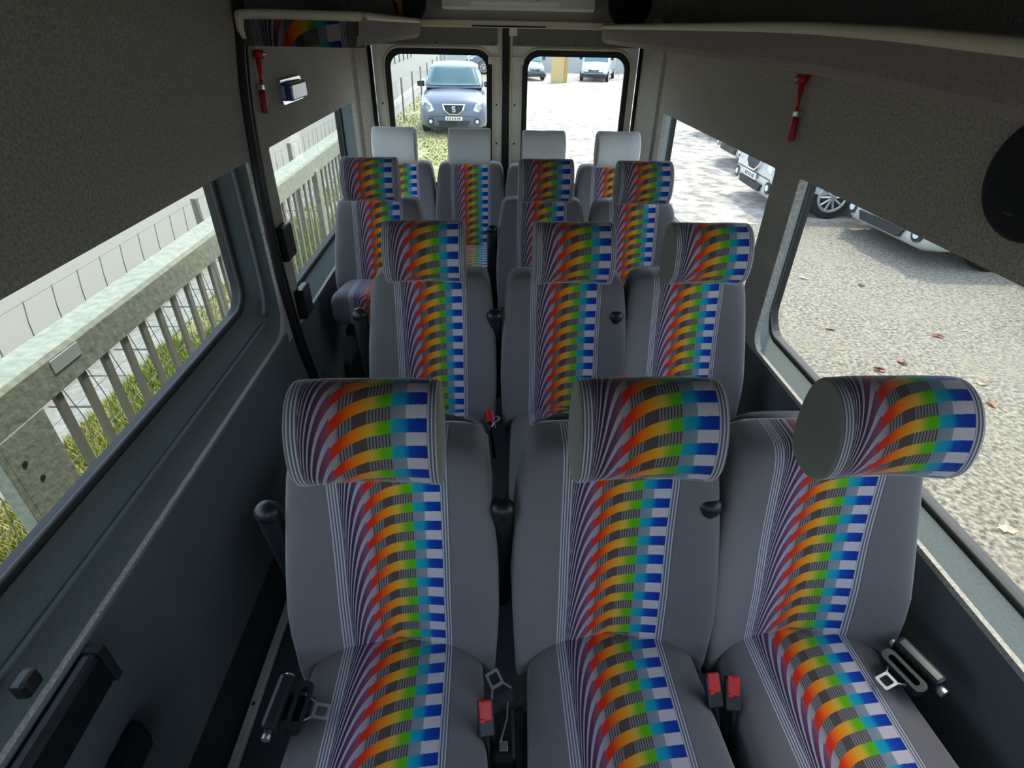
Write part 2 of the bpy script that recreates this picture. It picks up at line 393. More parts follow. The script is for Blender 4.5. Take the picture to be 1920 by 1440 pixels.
# black door edge on the left wall where the sliding door meets the body
bm = bmesh.new()
seal = catmull([(XL+.004, 2.03, 1.95), (XL+.004, 2.025, 1.62), (XL+.004, 1.93, 1.35), (XL+.004, 1.885, .95), (XL+.004, 1.93, .55), (XL+.004, 2.01, .27), (XL+.004, 2.06, .0)], 6, False)
tube(bm, seal, .017, 10); o = obj('trim_6', bm, RUBBER, None, True); tag(o, kind='structure')
bm = bmesh.new(); tube(bm, [p+Vector((.004, .034, 0)) for p in seal], .011, 8); o = obj('trim_7', bm, BLACK, None, True); tag(o, kind='structure')
bm = bmesh.new(); plate(bm, [(-.40, .55), (1.86, .55), (1.86, .596), (-.40, .596)], [], lambda u, v, d: Vector((XL+d, u, v)), 0, .0015)
o = obj('trim_9', bm, CARPETLOW); tag(o, kind='structure')
bm = bmesh.new(); tube(bm, catmull([(XL-.045, -.3, .662), (XL-.045, 1.70, .662), (XL-.042, 1.80, .70), (XL-.040, 1.835, .80), (XL-.040, 1.835, 1.19)], 6, False), .007, 8); o = obj('trim_10', bm, TRIM, None, True); tag(o, kind='structure')
# stitched crease under the left front window
bm = bmesh.new(); tube(bm, [(XL+.001, y, .594) for y in (-.3, .5, 1.2, 1.84)], .005, 6); o = obj('trim_8', bm, TRIM, None, True); tag(o, kind='structure')

# ------------------------------------------------------------------ overhead shelves
def shelf(name, label, x_in, x_wall, y0, y1, z0, z1, front_fab, drop):
    root = empty(name, ((x_in+x_wall)/2, y0, z0), label=label, cat='shelf'); off = root.location.copy()
    s = 1 if x_wall > x_in else -1
    ys = [y0+(y1-y0)*k/16 for k in range(17)]
    dz = lambda y: -drop*max(0, (1.5-y)/.8)**2
    prof = [(x_wall, z0+.0), (x_in+s*.05, z0), (x_in+s*.02, z0+.006), (x_in+s*.004, z0+.022), (x_in, z0+.05), (x_in, z1), (x_in+s*.02, z1), (x_in+s*.025, z0+.03), (x_wall, z0+.03)]
    bm = bmesh.new()
    loft(bm, [[Vector((x, y, z+dz(y)))-off for x, z in prof] for y in ys]); bmesh.ops.recalc_face_normals(bm, faces=bm.faces[:])
    obj('tray', bm, SHELFM, root)
    lip = [Vector((x_in+s*.01, y, z1+.004+dz(y)))-off for y in ys]
    if front_fab:
        lip = catmull([Vector((x_wall+s*-.02, y0+.0, z0+.02))-off, Vector((x_wall-s*.02, y0-.008, z1-.01))-off, Vector((x_wall-s*.05, y0-.008, z1+.004))-off, Vector((x_in+s*.06, y0-.008, z1+.004))-off,
                       Vector((x_in+s*.015, y0+.03, z1+.004))-off, Vector((x_in+s*.01, y0+.2, z1+.004))-off, Vector((x_in+s*.01, y1, z1+.004))-off], 5, False)
    bm = bmesh.new(); tube(bm, lip, .0135, 8); obj('lip', bm, CREAM, root, True)
    return root, off
shelf('overhead_shelf', 'long overhead luggage shelf with cream lip along the right windows', .63, XR, -.6, 3.60, 1.50, 1.575, False, .022)
ls, off = shelf('overhead_shelf', 'short overhead shelf on the left with rainbow fabric front end', -.37, XL, 2.0, 3.60, 1.508, 1.585, True, 0)
bm = bmesh.new(); uvl = bm.loops.layers.uv.new('UVMap'); nx = 20; rows = []
for j in range(5):
    z = 1.508+.075*j/4; rr = []
    for i in range(nx+1):
        a = i/nx; x = XL+.01+(-.385-XL-.01)*a; y = 1.995-.006*math.sin(math.pi*j/4)+(.03*max(0, (a-.9)/.1)**2)
        rr.append((bm.verts.new(Vector((x, y, z))-off), a, j/4))
    rows.append(rr)
for j in range(4):
    for i in range(nx):
        q = [rows[j][i], rows[j][i+1], rows[j+1][i+1], rows[j+1][i]]; f = bm.faces.new([v[0] for v in q])
        for l, v in zip(f.loops, q): l[uvl].uv = ((v[1]-.5)*.30, v[2]*.075*.5+.012)
bmesh.ops.solidify(bm, geom=bm.faces[:], thickness=-.012)
obj('end_cover', bm, FAB, ls, True)

# ------------------------------------------------------------------ seats
def backrest_mesh():
    bm = bmesh.new(); uvl = bm.loops.layers.uv.new('UVMap'); N = 48
    zs = [.345, .352, .368, .395, .435, .48, .53, .58, .63, .68, .73, .78, .82, .85, .875, .89, .898, .902]
    W = [.150, .180, .195, .203, .206, .208, .211, .213, .212, .210, .206, .201, .196, .192, .186, .178, .165, .14]
    D = [.55, .75, .88, .97, 1, 1, 1, 1, 1, 1, 1, 1, 1, 1, .96, .86, .72, .5]
    rings = []
    for z, wd, dd in zip(zs, W, D):
        r = []
        yc = .045+(z-.45)*.19-.012*math.exp(-((z-.55)/.1)**2)
        for k in range(N):
            a = 2*math.pi*k/N
            x = wd*spow(math.cos(a), .36); sy = spow(math.sin(a), .36)
            t = abs(x)/.21
            if sy < 0: y = yc+sy*.065*dd-(.058*t**2.2*dd*interp(z, [.4, .7, .9], [1.6, .9, .5]))
            else: y = yc+sy*.045*dd
            zz = z+(.105*(1-min(1, t)**2))*max(0, 1-(z-.345)/.18)
            r.append((x, y, zz))
        rings.append(r)
    fs = loft(bm, rings)
    for f in fs:
        c = f.calc_center_median(); f.normal_update()
        front = f.normal.y < .25 and f.normal.y < 1 and (f.normal.y < -.3 or abs(f.normal.x) < .8)
        for l in f.loops:
            co = l.vert.co; l[uvl].uv = ((co.x if front else 2.0), co.z*1.0)
    bmesh.ops.recalc_face_normals(bm, faces=bm.faces[:])
    return bm
HP = [(-.052, .932), (-.075, .965), (-.078, 1.005), (-.066, 1.05), (-.038, 1.085), (-.002, 1.098), (.03, 1.088), (.048, 1.055), (.052, 1.0), (.046, .955), (.026, .925), (-.02, .918)]
def headrest_mesh(hw=.118, grow=0., flat=False):
    bm = bmesh.new(); uvl = bm.loops.layers.uv.new('UVMap')
    prof = catmull([Vector((a, b, 0)) for a, b in HP], 4)
    c = Vector((-.015, 1.008, 0)); N = len(prof)
    arc = [0]
    for i in range(1, N+1): arc.append(arc[-1]+(prof[i % N]-prof[i-1]).length)
    xs = [(-1, .90), (-.99, .95), (-.965, .985), (-.925, 1), (-.5, .99), (0, .975), (.5, .99), (.925, 1), (.965, .985), (.99, .95), (1, .90)]
    rings = []
    for a, sc in xs:
        bow = -.010*(abs(a)**2)
        rings.append([(a*(hw+grow), c.x+(p.x-c.x)*(sc+grow*12)+bow, c.y+(p.y-c.y)*(sc+grow*9)) for p in prof])
    R = [[bm.verts.new(p) for p in r] for r in rings]
    for i in range(len(R)-1):
        for k in range(N):
            f = bm.faces.new((R[i][k], R[i][(k+1) % N], R[i+1][(k+1) % N], R[i+1][k]))
            f.material_index = 0 if 1 < i < len(R)-3 else 1
            vv = (k, k+1, k+1, k); ii = (i, i, i+1, i+1)
            for l, kv, iv in zip(f.loops, vv, ii):
                l[uvl].uv = (xs[iv][0]*hw*.99, .945+arc[kv])
    bm.faces.new(R[0][::-1]).material_index = 1; bm.faces.new(R[-1]).material_index = 1
    bmesh.ops.recalc_face_normals(bm, faces=bm.faces[:])
    return bm
def cushion_mesh(depth=.47):
    bm = bmesh.new(); uvl = bm.loops.layers.uv.new('UVMap'); N = 44
    ys = [.04, .02, -.05, -.15, -.25, -.35, -.40, -.435, -.455, -.467, -.47]
    D = [.7, .9, 1, 1, 1, 1, 1, .97, .9, .78, .6]; rings = []
    for y, dd in zip(ys, D):
        y = y*depth/.47; r = []
        wd = .174+.022*min(1, max(0, -y/.4)); zt = .452+.012*min(1, max(0, -y/.35)); th = .075
        for k in range(N):
            a = 2*math.pi*k/N
            x = wd*(.94+.06*dd)*spow(math.cos(a), .4); sz = spow(math.sin(a), .4); t = abs(x)/.19
            z = zt-th+sz*th*dd+(.012*t**2*dd if sz > 0 else 0)
            r.append((x, y, z))
        rings.append(r)
    fs = loft(bm, rings)
    for f in fs:
        cc = f.calc_center_median()
        for l in f.loops:
            co = l.vert.co; l[uvl].uv = (co.x if abs(cc.x) < .15 else 2, co.y+.41+(co.z-.46 if co.y < -.44 else 0))
    bmesh.ops.recalc_face_normals(bm, faces=bm.faces[:])
    return bm
def shell_mesh():
    bm = bmesh.new(); N = 32; rings = []
    for z, wd in ((.34, .17), (.36, .185), (.5, .200), (.65, .204), (.78, .194), (.85, .182), (.878, .165), (.888, .13)):
        yc = .045+(z-.45)*.19+.045
        rings.append([(wd*spow(math.cos(2*math.pi*k/N), .4), yc+.028*spow(math.sin(2*math.pi*k/N), .5), z) for k in range(N)])
    loft(bm, rings); bmesh.ops.recalc_face_normals(bm, faces=bm.faces[:]); return bm
def make_seat():
    r = empty('bus_seat')
    obj('backrest', backrest_mesh(), FAB, r, True)
    obj('headrest', headrest_mesh(), [FAB, GREYFAB], r, True)
    obj('cushion', cushion_mesh(), FAB, r, True)
    obj('back_shell', shell_mesh(), NAVY, r, True)
    b = bx(-.165, .165, -.40, .06, .27, .31, .012); obj('seat_pan', b, BLACKM, r)
    for sx in (-1, 1):
        bm = bmesh.new(); tube(bm, [(sx*.14, -.34, .28), (sx*.145, -.30, .02), (sx*.145, .02, .02), (sx*.14, .06, .28)], .016, 8)
        box(bm, sx*.145-.025, sx*.145+.025, -.34, .05, 0, .015)
        obj('leg', bm, BLACKM, r)
    bm = bmesh.new(); tube(bm, [(-.233, .085, .43), (-.233, .06, .6), (-.233, .035, .765), (-.233, .032, .785)], [.021, .021, .021, .014], 12, flat=1.15); ar = obj('armrest', bm, BLACK, r, True)
    bm = bmesh.new(); tube(bm, [(-.233, .036, .768), (-.233, .033, .785), (-.233, .031, .795), (-.233, .030, .799)], [.0225, .022, .016, .006], 12, flat=1.15); obj('armrest_cap', bm, BLACK, ar, True)
    return r
proto = make_seat()
ROW = [.735, 1.60, 2.505, 3.29]
SEATS = [
 (-.196, 0, 0, 'front row seat beside the step, with black folded armrest by left wall', 0),
 (.256, 0, 0, 'middle seat of the front row between two rainbow striped seats', 0),
 (.668, 0, 0, 'front row seat against the right window, striped headrest over asphalt view', 0),
 (-.188, 1, 0, 'second row seat just behind the front row seat near the step', 0),
 (.249, 1, -.01, 'second row centre seat, dim stripes, directly behind middle front seat', 0),
 (.650, 1, -.01, 'second row seat beside the right window pillar', 0),
 (-.508, 2, 0, 'single third row seat by the left rear window and railing', 1),
 (.247, 2, 0, 'third row darker striped seat left of the right window seat', 0),
 (.672, 2, -.02, 'third row seat beside the right rear window', 0),
 (-.520, 3, .03, 'leftmost back row seat with white headrest cover', 2),
 (-.105, 3, .02, 'back row seat second from left with white headrest cover', 2),
 (.301, 3, -.03, 'back row seat second from right, white cover, below the right door window', 2),
 (.712, 3, -.03, 'rightmost back row seat with white headrest cover in sunlight', 2),
]
COVER = headrest_mesh(.112, .004)
cov0 = obj('headrest_cover', COVER, [WHITECLOTH, WHITECLOTH], None, True)
seat_objs = []
for i, (x, row, dy, lab, var) in enumerate(SEATS):
    o = proto if i == 0 else copy_tree(proto)
    o.location = (x, ROW[row]+dy, 0); tag(o, lab, 'seat', 'rainbow striped bus seats in four rows'); seat_objs.append(o)
    if var == 2:
        for ch in list(o.children):
            if ch.name.startswith('armrest'):
                for g in list(ch.children): bpy.data.objects.remove(g)
                bpy.data.objects.remove(ch)
        c = cov0 if cov0.parent is None else inst(cov0)
        c.parent = o
    if var == 1:
        for ch in list(o.children):
            if ch.name.startswith('armrest'):
                for g in list(ch.children): bpy.data.objects.remove(g)
                bpy.data.objects.remove(ch)
            elif ch.name.startswith('cushion'):
                ch.scale = (1, .52, 1); ch.location = (0, 0, .10)
            elif ch.name.startswith('seat_pan'): ch.scale = (1, .5, 1); ch.location = (0, 0, .07)

# ------------------------------------------------------------------ belts
def buckle(loc, rz, tilt, label):
    r = empty('belt_buckle', loc, rz, label, 'buckle', 'red belt buckles'); r.rotation_euler = (tilt, 0, rz)
    obj('body', bx(-.0155, .0155, -.008, .008, -.045, .018, .004), BLACK, r)
    bt = bmesh.new(); box(bt, -.012, .012, -.0105, -.004, -.016, .021, .003); box(bt, -.012, -.006, -.0125, -.006, .008, .022, .002); box(bt, -.012, -.002, -.0125, -.006, -.018, -.010, .002)
    obj('button', bt, RED, r)
    bm = bmesh.new(); tube(bm, [(0, 0, -.04), (0, .006, -.09), (0, .02, -.14)], .011, 8, flat=.4); obj('strap', bm, WEB, r)
    return r
buckle((-.012, .535, .485), .1, -.75, 'red belt buckle beside the front row seat nearest the step')
buckle((.438, .575, .485), .1, -.75, 'left one of the two red buckles between middle and right front seats')
buckle((.478, .570, .480), -.1, -.75, 'right one of the two red buckles between middle and right front seats')
buckle((-.002, 1.49, .47), .2, -.75, 'small red buckle in the gap of the second row, beside a chrome tongue')
buckle((.862, 1.42, .475), .0, -.6, 'red buckle against the right wall beyond the second row seat')
def tongue(loc, rot, label, strap, housing=None):
    r = empty('belt_tongue', loc, 0, label, 'belt tongue', 'steel belt tongues'); r.rotation_euler = rot
    bm = bmesh.new(); fix = lambda u, v, d: Vector((u, v, d))
    plate(bm, rrect(-.014, .014, -.016, .016, .004, 3), [rrect(-.009, .009, -.010, .010, .003, 3)], fix, 0, .003)
    obj('plate', bm, STEEL, r)
    for q in (-1, 1): obj('prong', tube(bmesh.new(), [(q*.012, .014, .0015), (q*.022, .030, .0015)], .002, 6), STEEL, r)
    if strap:
        bm = bmesh.new()
        pts = [Vector(p) for p in strap]; n = len(pts)
        rg = []
        for i, p in enumerate(pts):
            t = (pts[min(i+1, n-1)]-pts[max(i-1, 0)]).normalized(); s_ = Vector((1, 0, 0)); nn = t.cross(s_).normalized()
            rg.append([p+s_*.023-nn*.0008, p+s_*.023+nn*.0008, p-s_*.023+nn*.0008, p-s_*.023-nn*.0008])
        loft(bm, rg); bmesh.ops.recalc_face_normals(bm, faces=bm.faces[:]); obj('strap', bm, WEB, r)
    if housing:
        hb = bmesh.new()
        fixh = lambda u, v, d: Vector((u, v, d))
        plate(hb, rrect(-.045, .045, .026, .056, .012, 4), [rrect(-.033, .033, .034, .048, .006, 3)], fixh, -.008, .012); obj('guide_loop', hb, BLACK, r)
        hb = bx(-.05, .05, .066, .096, -.03, .02, .008); obj('retractor', hb, BLACK, r)
        obj('bolt', cyl(bmesh.new(), (-.058, .081, -.01), (-.05, .081, -.01), .008, n=10), ALU, r); obj('bolt', cyl(bmesh.new(), (.05, .081, -.01), (.06, .081, -.01), .010, n=10), ALU, r)
    return r
tongue((-.322, .545, .478), (.25, .0, math.radians(86)), 'steel belt tongue with black guide on the front seat edge by the step', [(0, .02, 0), (0, .05, -.002), (0, .08, -.01)], True)
tongue((.006, .600, .475), (-.5, .2, math.radians(205)), 'loose steel belt tongue lying in the gap of the front row', [(0, .03, -.002), (.004, .05, -.006), (0, .075, -.03)])
tongue((.795, .572, .478), (.2, .0, math.radians(-72)), 'dark steel belt tongue at the right front seat edge, with black guide', [(0, .02, 0), (0, .05, -.002), (0, .08, -.01)], True)
tongue((.018, 1.478, .465), (-.3, .2, math.radians(120)), 'steel belt tongue in the gap of the second row', [(0, .03, 0), (0, .05, -.01), (0, .07, -.03)])
r = empty('belt_retractor', (.022, .52, .40), 0, 'black belt retractor box wedged low between front row seats', 'retractor')
obj('housing', bx(-.026, .026, -.05, .05, -.05, .035, .01), BLACK, r); obj('clip', bx(-.008, .008, -.035, -.018, .034, .038, .001), ALU, r)
bm = bmesh.new(); tube(bm, [(.01, .06, .05), (.008, .02, .045), (-.006, -.02, .04)], .0015, 6); obj('cable', bm, STEEL, r)

# ------------------------------------------------------------------ small fittings on the walls
def hammer(loc, s, tilt, label):
    r = empty('emergency_hammer', loc, 0, label, 'hammer', 'red emergency hammers'); r.rotation_euler = (tilt, 0, 0)
    bm = bmesh.new(); tube(bm, [(s*.016, 0, .075), (s*.016, 0, .02), (s*.014, 0, -.005)], [.0095, .006, .005], 10); h = obj('shaft', bm, RED, r, True)
    bm = bmesh.new(); tube(bm, [(s*.014, 0, -.02), (s*.014, 0, -.03), (s*.014, 0, -.085), (s*.014, 0, -.09)], [.008, .0105, .0105, .008], 10); obj('grip', bm, REDDARK, r, True)
    bm = bmesh.new(); tube(bm, [(s*.005, 0, .082), (s*.035, 0, .082)], .013, 12); box(bm, s*.016-.012, s*.016+.012, -.011, .011, .070, .093, .004); obj('head', bm, RED, r, True)
    bm = bmesh.new(); cyl(bm, (s*.035, 0, .082), (s*.046, 0, .082), .008, .001, 10); obj('tip', bm, STEEL, r)
    bm = box(bmesh.new(), min(0, s*.02), max(0, s*.02), -.012, .012, -.022, -.004, .003); obj('bracket', bm, STEEL, r)
    return r
hammer((XL, 2.08, 1.402), 1, -.18, 'red emergency hammer on the left wall below the short shelf')
hammer((XR, 1.855, 1.372), -1, -.14, 'red emergency hammer on the right wall between the windows')
r = empty('courtesy_lamp', (XL, 2.40, 1.355), 0, 'small blue and chrome lamp on the left wall beside the hammer', 'lamp')
bm = bmesh.new(); fixw = lambda u, v, d: Vector((d, u, v)); plate(bm, rrect(-.13, .13, -.040, .040, .015), [rrect(-.115, .115, -.03, .03, .01)], fixw, 0, .012); obj('bezel', bm, CHROME, r)
obj('lens', bx(.0, .046, -.113, .075, -.028, .028, .006), BLUELENS, r); obj('clear_lens', bx(.0, .034, .077, .113, -.028, .028, .006), mat('clear_lens', lin(225, 230, 232), .2), r)
for y, z, lab in ((2.0, .895, 'upper black latch block on the left pillar beside the rear window'), (2.065, .632, 'lower black latch block at the sill end of left rear window')):
    r = empty('door_latch', (XL, y, z), 0, lab, 'latch', 'black latches on the left pillar')
    obj('block', bx(0, .032, -.052, .052, -.06, .06, .008), BLACK, r); obj('catch', bx(.006, .036, -.054, -.046, -.05, .066, .003), STEEL if False else BLACK, r)
    obj('keeper', bx(.0, .018, .05, .07, -.03, .03, .004), BLACKM, r)
# door pull along the bottom left
r = empty('door_pull', (XL, .42, .545), 0, 'long black door pull on the lower left wall near the step', 'handle')
obj('bar', bx(0, .035, -.35, .19, -.050, .045, .012), BLACK, r); obj('end_cap', bx(0, .038, .185, .203, -.052, .047, .004), BLACKM, r)
r = empty('lock_knob', (XL, .505, .672), 0, 'small black knob on the left sill above the door pull', 'knob')
obj('stem', bx(0, .024, -.018, .018, -.018, .018, .006), BLACK, r); obj('tip', bx(.02, .03, -.012, .012, -.01, .022, .004), BLACKM, r)
r = empty('step_socket', (XL, .55, .30), 0, 'black plastic socket low on the left wall above the step', 'socket')
obj('body', bx(0, .03, -.06, .06, -.045, .045, .014), BLACK, r); obj('lid', bx(.028, .036, -.045, .045, -.032, .032, .004), BLACKM, r)
st = empty('step_edge', (-.645, .85, 0), 0, 'pale aluminium step edge strip on the floor beside the front seat', 'step edge')
bm = bx(-.011, .011, -.65, .62, 0, .02, .003); obj('strip', bm, mat('worn_aluminium', lin(176, 172, 164), .6, noise=.1, nscale=60), st)
for y in (-.45, -.05, .35): obj('rivet', cyl(bmesh.new(), (0, y, .019), (0, y, .021), .005, n=8), BLACK, st)
def speaker(name, loc, rot, rad, label):
    r = empty(name, loc, 0, label, 'speaker', 'dark round speakers'); r.rotation_euler = rot
    bm = bmesh.new(); prof = [(rad, 0), (rad*1.0, .012), (rad*.95, .022), (rad*.8, .03), (rad*.4, .036), (.001, .037)]
    loft(bm, [[(a*math.cos(2*math.pi*k/40), a*math.sin(2*math.pi*k/40), z) for k in range(40)] for a, z in prof], True, False); obj('grille', bm, SPEAKER, r, True)
    bm = bmesh.new(); tube(bm, [(rad*math.cos(2*math.pi*k/40), rad*math.sin(2*math.pi*k/40), .006) for k in range(40)], .006, 6, True); obj('rim', bm, BLACK, r, True)
    bm = box(bmesh.new(), -.012, .012, -rad*.62, -rad*.55, .026, .034, .002); obj('badge', bm, BLACK, r)
    return r
speaker('speaker', (XR, .965, 1.365), (0, -math.pi/2, math.pi/2) if False else (math.pi/2, 0, -math.pi/2), .105, 'large dark speaker on the right wall near the frame edge')
speaker('speaker', (-.42, 3.615, 1.675), (math.pi/2, 0, 0), .085, 'dark speaker left above the rear doors beside the gold ribbon')
speaker('speaker', (.775, 3.615, 1.690), (math.pi/2, 0, 0), .115, 'dark speaker right above the rear doors')
r = empty('ceiling_unit', (.165, 3.60, 1.645), 0, 'beige plastic ventilation unit above the rear doors', 'vent unit')
bm = bmesh.new()
loft(bm, [[(-.41*a, b, c), (.41*a, b, c), (.41*a, b2, c), (-.41*a, b2, c)] for a, b, b2, c in ((.985, -.03, .02, .0), (1, -.04, .02, .012), (1, -.04, .02, .035), (.98, -.06, .02, .2))])
bmesh.ops.recalc_face_normals(bm, faces=bm.faces[:]); obj('housing', bm, CREAMMETAL, r)
bm = bx(-.26, .22, -.075, -.03, .03, .2, .012); obj('cover', bm, CREAMMETAL, r)
for x in (-.13, -.01, .1): obj('screw', cyl(bmesh.new(), (x, -.074, .05), (x, -.078, .05), .006, n=8), BLACK, r)
r = empty('gold_ribbon', (-.470, 3.58, 1.60), 0, 'gold ribbon hanging at the left end of the rear header', 'ribbon')
bm = bmesh.new(); plate(bm, [(-.014, 0), (.018, .004), (.012, .05), (.024, .07), (.02, .12), (-.03, .12), (-.035, .085), (-.012, .06)], [], lambda u, v, d: Vector((u, d, v)), 0, .006); obj('band', bm, GOLD, r)
bm = bmesh.new(); tube(bm, [(-.02, .003, .11), (0, -.004, .13), (.015, .003, .15)], .006, 6); obj('knot', bm, GOLD, r)

# ------------------------------------------------------------------ outside ground
def ground_mat(name, c0, c1, c2, s_fine, s_big, bump, rough=.9):
    m, t, p = new_mat(name); N = t.nodes.new; L = t.links.new
    tc = N('ShaderNodeTexCoord'); a = N('ShaderNodeTexNoise'); a.inputs['Scale'].default_value = s_fine; a.inputs['Detail'].default_value = 6; L(tc.outputs['Object'], a.inputs[0])
    b = N('ShaderNodeTexNoise'); b.inputs['Scale'].default_value = s_big; b.inputs['Detail'].default_value = 4; L(tc.outputs['Object'], b.inputs[0])
    r = N('ShaderNodeValToRGB'); r.color_ramp.elements[0].position = .35; r.color_ramp.elements[1].position = .68; r.color_ramp.elements[0].color = c0; r.color_ramp.elements[1].color = c1
    L(a.outputs['Fac'], r.inputs[0])
    mx = N('ShaderNodeMix'); mx.data_type = 'RGBA'; rr = N('ShaderNodeValToRGB'); rr.color_ramp.elements[0].position = .50; rr.color_ramp.elements[1].position = .85
    L(b.outputs['Fac'], rr.inputs[0]); L(rr.outputs[0], mx.inputs[0]); L(r.outputs[0], mx.inputs[6]); mx.inputs[7].default_value = c2
    L(mx.outputs[2], p.inputs['Base Color']); p.inputs['Roughness'].default_value = rough; p.inputs['Sheen Weight'].default_value = .18; p.inputs['Sheen Roughness'].default_value = .5
    bu = N('ShaderNodeBump'); bu.inputs['Strength'].default_value = bump; bu.inputs['Distance'].default_value = .02; L(a.outputs['Fac'], bu.inputs['Height']); L(bu.outputs[0], p.inputs['Normal'])
    return m
ASPH = ground_mat('pale_gravelly_asphalt', lin(70, 63, 50), lin(152, 141, 118), lin(122, 112, 93), 34, 1.2, .8)
GRAVEL_GLARE = ground_mat('gravel_lot_glare', lin(110, 99, 88), lin(200, 188, 174), lin(160, 149, 136), 5, .8, .9)  # real gravel, its colour lightened to imitate sun glare on the ground
SOIL = ground_mat('grass_soil', lin(98, 96, 56), lin(160, 150, 96), lin(168, 156, 120), 14, 1.5, .8)
PAVE = ground_mat('grey_path', lin(108, 108, 98), lin(136, 134, 124), lin(128, 127, 118), 20, 1.0, .4)
ROAD = ground_mat('beige_road', lin(104, 99, 82), lin(118, 112, 94), lin(111, 106, 90), 60, .7, .2)
def ground(name, x0, x1, y0, y1, z, m):
    o = obj(name, bx(x0, x1, y0, y1, z-.12, z), m); tag(o, kind='structure'); return o
ground('ground_asphalt', -1.25, 70, -40, 7.6, G, ASPH)
ground('ground_gravel', -.1, 70, 7.6, 90, G-.002, GRAVEL_GLARE)  # begins close to the van so the paler colour imitates ground glare
ground('ground_verge', -2.69, -1.25, -40, 7.6, G+.004, SOIL)
ground('ground_verge_rear', -2.69, -.1, 7.6, 90, G+.003, SOIL)
ground('ground_road', -80, -3.1, -40, 90, G-.05, ROAD)
# paving slabs of the path
path = ground('ground_path', -3.1, -2.69, -40, 90, G-.03, PAVE)
slab = bx(-.185, .185, -.195, .195, -.025, .018, .008); s0 = None
k = 0
for iy in range(40):
    for ix in range(1):
        if s0 is None: s0 = obj('slab', slab, PAVE, path); o = s0
        else: o = inst(s0, path)
        o.location = (-2.895, 1.0+iy*.405+(ix % 2)*.2, G-.015+random.uniform(-.004, .004)); o.rotation_euler = (0, 0, random.uniform(-.01, .01))
kerb = empty('ground_kerb', (-3.16, 0, G), kind='structure')
k0 = None
for i in range(30):
    if k0 is None: k0 = obj('kerb_stone', bx(-.06, .06, -.49, .49, -.1, .10, .015), mat('pale_kerb', lin(196, 192, 180), .8, noise=.1, nscale=20), kerb); o = k0
    else: o = inst(k0, kerb)
    o.location = (0, 1.5+i*1.0, 0)

# grass on the verge: blades, uncountable
GRASS = mat('grass_blades', lin(124, 140, 52), .8, noise=.45, nscale=6)
DRY = mat('dry_grass', lin(178, 166, 96), .9, noise=.3, nscale=6)
def grass(name, n, x0, x1, y0, y1, h0, h1, wd, label, dens=1.0):
    vs, fs, mi = [], [], []
    for i in range(n):
        x = random.uniform(x0, x1); y = y0+(y1-y0)*random.random()**dens
        patch = math.sin(x*3.1+y*1.3)+math.sin(y*2.3-x*5)
        if patch < -1.1 and random.random() < .8: continue
        a = random.uniform(0, 6.28); h = random.uniform(h0, h1); w_ = wd*random.uniform(.7, 1.3); l = random.uniform(.0, .8)*h
        dx, dy = math.cos(a), math.sin(a); b = len(vs)
        vs += [(x-dy*w_, y+dx*w_, G), (x+dy*w_, y-dx*w_, G), (x+dx*l, y+dy*l, G+h)]
        fs.append((b, b+1, b+2)); mi.append(1 if random.random() < .42+.25*math.sin(x*4+y*2.2) else 0)
    me = bpy.data.meshes.new(name); me.from_pydata(vs, [], fs); me.materials.append(GRASS); me.materials.append(DRY)
    me.polygons.foreach_set('material_index', mi)
    o = bpy.data.objects.new(name, me); C.objects.link(o); tag(o, label, 'grass', kind='stuff')
grass('verge_grass', 60000, -2.70, -1.3, 1.0, 7.6, .03, .085, .006, 'short patchy green grass growing under the steel railing', 1.3)
grass('rear_verge_grass', 9000, -2.7, -.15, 7.6, 30, .02, .06, .02, 'sparse yellowish grass around the grey car behind the van', 1.3)

# fallen leaves
LEAFM = [mat('leaf_rust', lin(150, 94, 70), .8), mat('leaf_pale', lin(222, 200, 176), .8), mat('leaf_brown', lin(150, 110, 84), .8)]
LP = [(3.458, 5.6, 1), (3.113, 4.383, 1), (4.036, 4.225, 0), (3.4, 3.78, 0), (3.144, 3.656, 0), (2.74, 3.524, 1), (3.832, 3.452, 1), (4.012, 5.404, 2), (3.689, 3.166, 2), (2.838, 1.985, 1), (3.5, 2.6, 2), (3.0, 2.9, 1)]
lm = []
for m in LEAFM:
    bm = bmesh.new(); pts = [(0, -.05), (.02, -.03), (.035, 0), (.022, .03), (.03, .045), (.008, .05), (0, .075), (-.01, .05), (-.032, .042), (-.02, .02), (-.036, -.005), (-.02, -.03)]
    c = bm.verts.new((0, .005, .004)); vv = [bm.verts.new((x, y, .012+.01*math.sin(9*x+7*y))) for x, y in pts]
    for i in range(len(vv)): bm.faces.new((c, vv[i], vv[(i+1) % len(vv)]))
    bmesh.ops.solidify(bm, geom=bm.faces[:], thickness=.0015)
    me = bpy.data.meshes.new('fallen_leaf'); bm.to_mesh(me); bm.free(); me.materials.append(m); lm.append(me)
for x, y, k in LP:
    o = bpy.data.objects.new('fallen_leaf', lm[k]); C.objects.link(o); o.location = (x, y, G+.002); o.rotation_euler = (0, 0, random.uniform(0, 6)); o.scale = (.9, .9, .9)
    tag(o, ('rust coloured', 'pale dry', 'brown')[k]+' fallen leaf lying on the asphalt outside the right window', 'leaf', ('rust', 'pale', 'brown')[k]+' fallen leaves on the asphalt')

